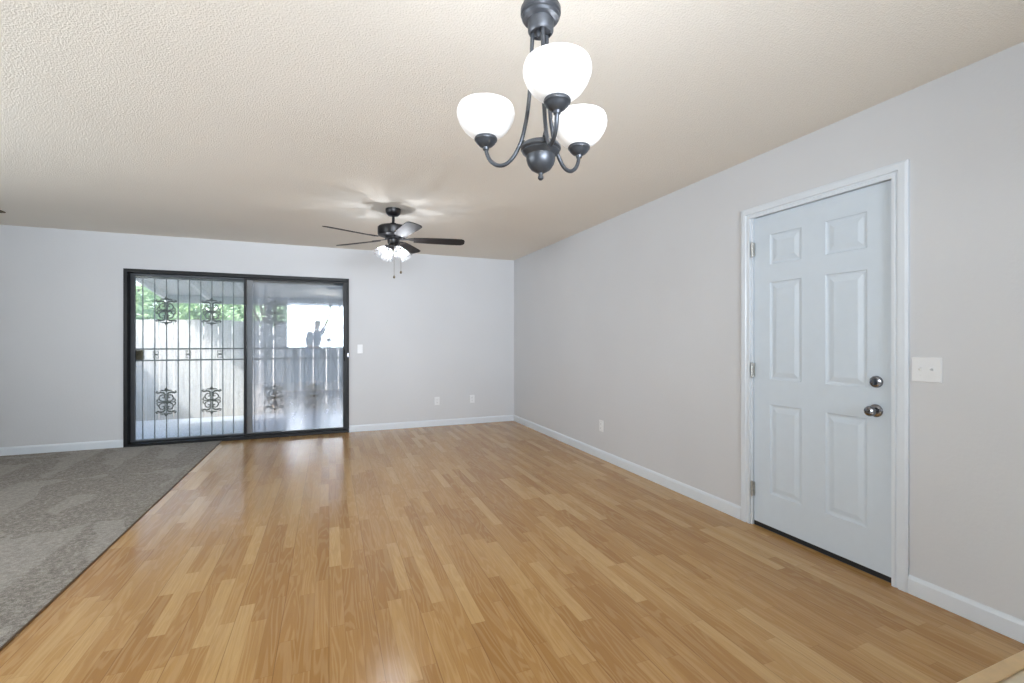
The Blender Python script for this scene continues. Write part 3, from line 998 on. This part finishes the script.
for az in (41.5, 162, 280.5):
    a = math.radians(az - 21.78)
    R = RZ(a)
    b = MB()
    b.tube([R @ Vector((rr, 0, zc(zz))) for rr, zz in smooth_path([(p[0], p[1], 0) for p in ARM], 5) for _ in (0,)] if False else
           [R @ Vector((p.x, 0, zc(p.y))) for p in smooth_path([(q[0], q[1], 0) for q in ARM], 5)], .0058, 10)
    b.tube([R @ Vector((.030, 0, zc(1.792))), R @ Vector((.050, 0, zc(1.806))), R @ Vector((.061, 0, zc(1.808)))], .0045, 8)
    arm = b.build('arm', M['pewter'], ch, smooth=True)
    Tm = R @ T(.1668, 0, zc(1.826))
    b = MB()
    b.lathe([(0, -.030), (.0085, -.029), (.010, -.022), (.020, -.017), (.028, -.009), (.030, -.004), (.033, -.002), (.034, .003), (.032, .007), (.022, .008), (0, .008)], 28, Tm)
    b.build('shade_holder', M['pewter'], arm, smooth=True)
    b = MB()
    b.lathe([(.018, .006), (.034, .009), (.050, .017), (.065, .031), (.077, .049), (.084, .067), (.0855, .078), (.0835, .089), (.0805, .096),
             (.0780, .096), (.0810, .088), (.0830, .078), (.0815, .067), (.0745, .050), (.063, .033), (.049, .020), (.033, .012), (.018, .009)], 40, Tm, closed=True)
    sh = b.build('bowl_shade', M['opal'], arm, smooth=True)
    sh['label'] = 'lit white opal glass bowl shade'
    p = Tm @ Vector((0, 0, .060))
    b = MB(); b.lathe([(0, .012), (.013, .014), (.014, .030), (.024, .046), (.027, .060), (.022, .076), (.010, .084), (0, .086)], 20, Tm)
    b.build('light_bulb', M['bulb'], arm, smooth=True)
    lamp('chandelier_bulb_light', 'POINT', (CH[0] + p.x, CH[1] + p.y, 1.6815 + p.z + .045), 1.3, (0.92, .95, 1.0), radius=.02)

# ------------------------------------------------------------------ ceiling fan
FA = (0.553, 4.350)
FZ = 1.80
fan = thing('ceiling_fan', 'black five-blade ceiling fan with lit glass shades near the back wall', 'ceiling fan', (FA[0], FA[1], FZ))
def zf(z):
    return z - FZ + (0.0 if z > 2.30 or z < 1.9 else .012 if z > 2.10 else .034)
b = MB(); b.lathe([(0, zf(2.4395)), (.070, zf(2.4395)), (.070, zf(2.420)), (.062, zf(2.396)), (.045, zf(2.378)), (.018, zf(2.374)), (0, zf(2.374))], 32)
b.build('canopy', M['fan_black'], fan, smooth=True)
b = MB(); b.tube([(0, 0, zf(2.378)), (0, 0, zf(2.268))], .0125, 14)
b.lathe([(0, zf(2.300)), (.026, zf(2.298)), (.034, zf(2.285)), (.036, zf(2.268)), (0, zf(2.266))], 20)
b.build('downrod', M['fan_black'], fan, smooth=True)
b = MB(); b.lathe([(0, zf(2.272)), (.09, zf(2.272)), (.128, zf(2.266)), (.140, zf(2.254)), (.140, zf(2.194)), (.134, zf(2.182)), (.110, zf(2.172)), (.080, zf(2.168)), (0, zf(2.168))], 40)
b.build('motor_housing', M['fan_black'], fan, smooth=True)
b = MB(); b.lathe([(0, zf(2.169)), (.075, zf(2.168)), (.075, zf(2.150)), (.055, zf(2.143)), (.052, zf(2.095)), (.045, zf(2.082)), (0, zf(2.080))], 32)
b.build('switch_housing', M['fan_black'], fan, smooth=True)
BLZ = 2.148
for k in range(5):
    a = math.radians(12 + 72 * k - 21.78)
    R = RZ(a) @ T(0, 0, zf(BLZ))
    Rp = R @ RX(math.radians(-12))
    b = MB()
    b.prism([(.070, -.022), (.13, -.014), (.175, -.030), (.215, -.038), (.235, -.020), (.235, .020), (.215, .038), (.175, .030), (.13, .014), (.070, .022)], .003, .008, Rp)
    iron = b.build('blade_iron', M['fan_black'], fan, bevel=.001)
    out = [(.185, -.050), (.30, -.060), (.55, -.068), (.625, -.066), (.650, -.052), (.660, -.025), (.660, .025), (.650, .052), (.625, .066), (.55, .068), (.30, .060), (.185, .050)]
    b = MB(); b.prism(out, -.003, .003, Rp)
    b.build('blade', M['blade'], fan, bevel=.001)
# light kit
b = MB()
b.lathe([(0, zf(2.082)), (.040, zf(2.080)), (.048, zf(2.066)), (.042, zf(2.046)), (.020, zf(2.034)), (.008, zf(2.028)), (0, zf(2.026))], 28)
for k in range(4):
    a = math.radians(20 + 90 * k)
    d = Vector((math.cos(a), math.sin(a), 0))
    b.tube([d * .030 + Vector((0, 0, zf(2.062))), d * .055 + Vector((0, 0, zf(2.058))), d * .072 + Vector((0, 0, zf(2.045)))], .009, 10)
b.build('light_kit_hub', M['fan_black'], fan, smooth=True)
for k in range(4):
    a = math.radians(20 + 90 * k)
    Tm = RZ(a) @ T(.068, 0, zf(2.050)) @ RY(math.radians(180 - 42))
    b = MB(); b.lathe([(0, -.006), (.018, -.006), (.020, .0), (.020, .020), (.014, .022), (0, .022)], 20, Tm)
    so = b.build('lamp_socket', M['fan_black'], fan, smooth=True)
    b = MB()
    pr = [(.021, .008), (.028, .022), (.036, .045), (.042, .070), (.049, .095), (.060, .112)]
    b.lathe(pr + [(r_ - .002, z_) for r_, z_ in reversed(pr)], 98, Tm, closed=True, flute=.09, nfl=14)
    g = b.build('glass_shade', M['shade_glass'], so, smooth=True)
    g['label'] = 'clear ribbed glass bell shade'
    b = MB(); b.lathe([(0, .021), (.011, .022), (.013, .036), (.022, .052), (.025, .066), (.020, .080), (.009, .088), (0, .089)], 20, Tm)
    b.build('light_bulb', M['bulb'], so, smooth=True)
    p = Tm @ Vector((0, 0, .060))
    lamp('fan_bulb_light', 'POINT', (FA[0] + p.x, FA[1] + p.y, FZ + p.z), 6.0, (0.92, .95, 1.0), radius=.006)
cr = Vector((math.cos(THETA), -math.sin(THETA), 0))
for (off, z1) in ((.002, 1.812), (.070, 1.860)):
    p = cr * off + Vector((.0, -.045, 0)) * (1 if off < .05 else .2)
    b = MB(); b.tube([(p.x, p.y, zf(2.088)), (p.x, p.y, zf(z1))], .0014, 6)
    q = b.build('pull_chain', M['bronze'], fan)
    b = MB(); b.lathe([(0, .012), (.004, .010), (.010, -.002), (.011, -.010), (.007, -.018), (0, -.020)], 14, T(p.x, p.y, zf(z1)))
    b.build('chain_knob', M['bronze'], q, smooth=True)

# ------------------------------------------------------------------ photographer and camera, seen mirrored in the right glass
def skin_obj(name, joints, edges, mat, parent, root, sub=2):
    me = bpy.data.meshes.new(name)
    names = list(joints)
    me.from_pydata([joints[n][0] for n in names], [(names.index(a), names.index(c)) for a, c in edges], [])
    me.materials.append(mat)
    o = bpy.data.objects.new(name, me)
    C.objects.link(o)
    o.parent = parent
    sk = o.modifiers.new('skin', 'SKIN')
    sk.use_smooth_shade = True
    if not me.skin_vertices:
        me.skin_vertices.new(name='')
    for i, n in enumerate(names):
        rr = joints[n][1]
        d = me.skin_vertices[0].data[i]
        d.radius = rr if isinstance(rr, tuple) else (rr, rr)
        d.use_root = (n == root)
    sb = o.modifiers.new('sub', 'SUBSURF')
    sb.levels = sub
    sb.render_levels = sub
    return o
PX, PY = -0.43, -0.62
pe = thing('person', 'person in blue shirt and dark trousers raising a flash overhead, mirrored in the right glass', 'person', (PX, PY, 0))
J = {  # local; +x right, +y toward the glass
    'pelvis': ((0, 0, .92), (.105, .075)), 'waist': ((.02, .01, 1.06), (.095, .066)), 'chest': ((.07, .03, 1.26), (.110, .070)), 'neckbase': ((.11, .04, 1.445), (.078, .066)),
    'neck': ((.125, .05, 1.49), .052), 'headlow': ((.135, .075, 1.56), (.062, .075)), 'head': ((.145, .075, 1.64), (.078, .095)), 'crown': ((.15, .07, 1.715), (.055, .065)),
    'rsh': ((.25, .05, 1.425), .058), 'relb': ((.345, .12, 1.64), .044), 'rwr': ((.435, .19, 1.885), .030), 'rpalm': ((.452, .207, 1.945), (.036, .020)),
    'lsh': ((-.08, .02, 1.39), .058), 'lelb': ((-.13, .06, 1.10), .044), 'lwr': ((.05, .22, 1.03), .030), 'lpalm': ((.11, .255, 1.03), (.020, .036)),
    'lhip': ((-.085, 0, .86), .088), 'lknee': ((-.09, .02, .49), .058), 'lank': ((-.10, -.01, .10), .040), 'ltoe': ((-.11, .13, .045), .034),
    'rhip': ((.085, 0, .86), .088), 'rknee': ((.10, .03, .49), .058), 'rank': ((.11, 0, .10), .040), 'rtoe': ((.13, .14, .045), .034)}
E_ = [('pelvis', 'waist'), ('waist', 'chest'), ('chest', 'neckbase'), ('neckbase', 'neck'), ('neck', 'headlow'), ('headlow', 'head'), ('head', 'crown'),
      ('chest', 'rsh'), ('rsh', 'relb'), ('relb', 'rwr'), ('rwr', 'rpalm'), ('chest', 'lsh'), ('lsh', 'lelb'), ('lelb', 'lwr'), ('lwr', 'lpalm'),
      ('pelvis', 'lhip'), ('lhip', 'lknee'), ('lknee', 'lank'), ('lank', 'ltoe'), ('pelvis', 'rhip'), ('rhip', 'rknee'), ('rknee', 'rank'), ('rank', 'rtoe')]
def finger(tag_, base, pts, r):
    prev = base
    for i, p in enumerate(pts):
        n = '%s%d' % (tag_, i)
        J[n] = (p, r * (1 - .12 * i))
        E_.append((prev, n))
        prev = n
# right hand closed round the flash grip (a vertical post at .47,.235)
for i, (dz, ln) in enumerate(((.030, .95), (.012, 1.0), (-.006, .95), (-.022, .8))):
    z0 = 1.965 + dz
    finger('rf%d' % i, 'rpalm', [(.487, .200, z0), (.487 + .018 * ln, .222, z0 + .004), (.490, .222 + .030 * ln, z0 + .004)], .0085)
finger('rt', 'rpalm', [(.440, .232, 1.962), (.452, .256, 1.975)], .010)
for i, (dz, ln) in enumerate(((.028, .95), (.010, 1.0), (-.008, .95), (-.025, .8))):
    z0 = 1.03 + dz
    finger('lf%d' % i, 'lpalm', [(.150, .278, z0), (.178, .290, z0 - .006), (.198 * ln + .010, .284, z0 - .016)], .0085)
finger('lt', 'lpalm', [(.125, .245, 1.072), (.150, .255, 1.088)], .010)
body = skin_obj('body', J, E_, M['skin'], pe, 'pelvis', 2)
# face: eyes, nose, mouth and ears on the head, looking toward the glass
hx, hy, hz = .145, .075, 1.64
b = MB()
b.lathe([(0, -.020), (.013, -.016), (.010, .004), (.005, .022), (0, .026)], 12, T(hx, hy + .098, hz - .018) @ RX(.25))
b.build('nose', M['skin'], body, smooth=True)
for s in (-1, 1):
    b = MB(); b.lathe([(0, -.010), (.014, -.006), (.026, .004), (.024, .008), (0, .006)], 14, T(hx + s * .082, hy - .005, hz - .012) @ RY(s * PI / 2))
    b.build('ear', M['skin'], body, smooth=True)
for s in (-1, 1):
    b = MB(); b.lathe([(0, -.011), (.008, -.008), (.011, 0), (.008, .008), (0, .011)], 14, T(hx + s * .032, hy + .088, hz + .004))
    b.build('eye', M['dark'], body, smooth=True)
b = MB(); b.tube([(hx - .025, hy + .088, hz - .052), (hx, hy + .096, hz - .054), (hx + .025, hy + .088, hz - .052)], [.003, .005, .003], 8)
b.build('mouth', plain('lip', srgb(170, 104, 96), .5), body, smooth=True)
def blob(name, chains, mat, parent, voxel=.011):
    """one continuous surface grown round chains of (point, radius)"""
    b = MB()
    for ch_ in chains:
        for (p, r_), (q, r2) in zip(ch_, ch_[1:]):
            p, q = Vector(p), Vector(q)
            n = max(2, int((q - p).length / .03))
            for k in range(n + 1):
                c, rr = p.lerp(q, k / n), r_ + (r2 - r_) * k / n
                bmesh.ops.create_icosphere(b.b, subdivisions=2, radius=rr, matrix=Matrix.Translation(c))
    o = b.build(name, mat, parent, smooth=False)
    md = o.modifiers.new('remesh', 'REMESH')
    md.mode = 'VOXEL'
    md.voxel_size = voxel
    md.use_smooth_shade = True
    sm = o.modifiers.new('smooth', 'SMOOTH')
    sm.iterations = 5
    sm.factor = .5
    return o
def jp(n): return Vector(J[n][0])
blob('hair', [[((.146, .048, 1.672), .094), ((.146, .046, 1.690), .092)], [((.146, .035, 1.650), .088), ((.140, .018, 1.590), .062)]], M['hair'], pe, .009)
sh_ = []
for dx, wd in ((-.075, 1), (0, 1), (.075, 1)):
    sh_.append([((dx * .85, -.005, .88), .122), ((.02 + dx * .8, .01, 1.06), .114), ((.07 + dx, .03, 1.26), .122), ((.09 + dx * .9, .035, 1.36), .100), ((.105 + dx * .35, .04, 1.43), .066)])
sh_.append([(jp('chest') + Vector((.08, 0, .10)), .085), (jp('rsh'), .074), (jp('rsh').lerp(jp('relb'), .55), .066)])
sh_.append([(jp('chest') + Vector((-.08, 0, .08)), .085), (jp('lsh'), .074), (jp('lsh').lerp(jp('lelb'), .65), .064)])
blob('shirt', sh_, M['shirt'], pe)
tr_ = [[((-.075, 0, .94), .102), ((-.085, 0, .86), .104), ((-.088, .008, .68), .088), ((-.09, .02, .49), .072), ((-.10, -.008, .10), .056)],
       [((.075, 0, .94), .102), ((.085, 0, .86), .104), ((.092, .012, .68), .088), ((.10, .03, .49), .072), ((.11, .002, .10), .056)],
       [((-.07, 0, .90), .104), ((.07, 0, .90), .104)]]
blob('trousers', tr_, M['trousers'], pe)
for s, (ax, ay, tx, ty) in (('l', (-.10, -.045, -.113, .16)), ('r', (.11, -.035, .134, .17))):
    skin_obj('shoe', {'h': ((ax, ay, .046), (.043, .043)), 'm': (((ax + tx) / 2, (ay + ty) / 2, .046), (.047, .043)), 't': ((tx, ty, .036), (.040, .033))},
             [('h', 'm'), ('m', 't')], M['shoe'], pe, 'h', 2)
# flash in the raised hand
fx, fy = PX + .470, PY + .232
fl = thing('flash_unit', 'black camera flash held high in the raised hand, mirrored in the right glass', 'camera flash', (fx, fy, 1.93))
b = MB(); b.box(-.016, .016, -.014, .014, 0, .13)
b.build('grip', M['rubber'], fl, bevel=.005)
b = MB(); b.box(-.038, .038, -.030, .030, .13, .19)
b.build('control_body', M['rubber'], fl, bevel=.006)
b = MB(); b.box(-.042, .042, -.034, .034, .195, .315)
hd = b.build('flash_head', M['rubber'], fl, bevel=.006)
b = MB(); b.box(-.036, .036, -.028, .028, .3155, .319)
b.build('flash_window', M['plate'], hd)

# camera on its tripod right behind the viewpoint
tp = thing('tripod', 'black tripod standing behind the viewpoint, mirrored in the right glass', 'tripod', (0, -.16, 0))
b = MB(); b.tube([(0, 0, .62), (0, 0, 1.10)], .014, 12)
b.build('center_column', M['rubber'], tp, smooth=True)
b = MB(); b.lathe([(0, .92), (.035, .92), (.042, .94), (.042, .98), (.030, .995), (0, .995)], 20)
b.build('spider', M['rubber'], tp, smooth=True)
for k in range(3):
    a = math.radians(30 + 120 * k)
    d = Vector((math.cos(a), math.sin(a), 0))
    b = MB(); b.tube([d * .035 + Vector((0, 0, .95)), d * .20 + Vector((0, 0, .50)), d * .375 + Vector((0, 0, .012))], [.015, .012, .010], 10)
    lg = b.build('leg', M['rubber'], tp, smooth=True)
    b = MB(); b.lathe([(0, 0), (.013, 0), (.014, .012), (.010, .03), (0, .03)], 12, T(d.x * .375, d.y * .375, .0005))
    b.build('rubber_foot', M['rubber'], lg, smooth=True)
b = MB(); b.lathe([(0, 1.10), (.024, 1.10), (.026, 1.115), (.020, 1.125), (.022, 1.14), (.016, 1.155), (.028, 1.158), (.028, 1.166), (0, 1.166)], 20)
b.build('ball_head', M['rubber'], tp, smooth=True)
cm = thing('photo_camera', 'black camera on the tripod, mirrored at eye level in the right glass', 'camera', (0, -.16, 1.167))
b = MB(); b.box(-.068, .068, -.035, .030, 0, .095); b.box(-.028, .028, -.035, .030, .095, .122)
cb = b.build('camera_body', M['rubber'], cm, bevel=.008)
b = MB(); b.lathe([(0, 0), (.037, 0), (.037, .06), (.040, .065), (.040, .105), (.034, .105), (.031, .092), (0, .090)], 28, T(0, .030, .058) @ RX(-PI / 2))
b.build('lens', M['rubber'], cm, smooth=True)
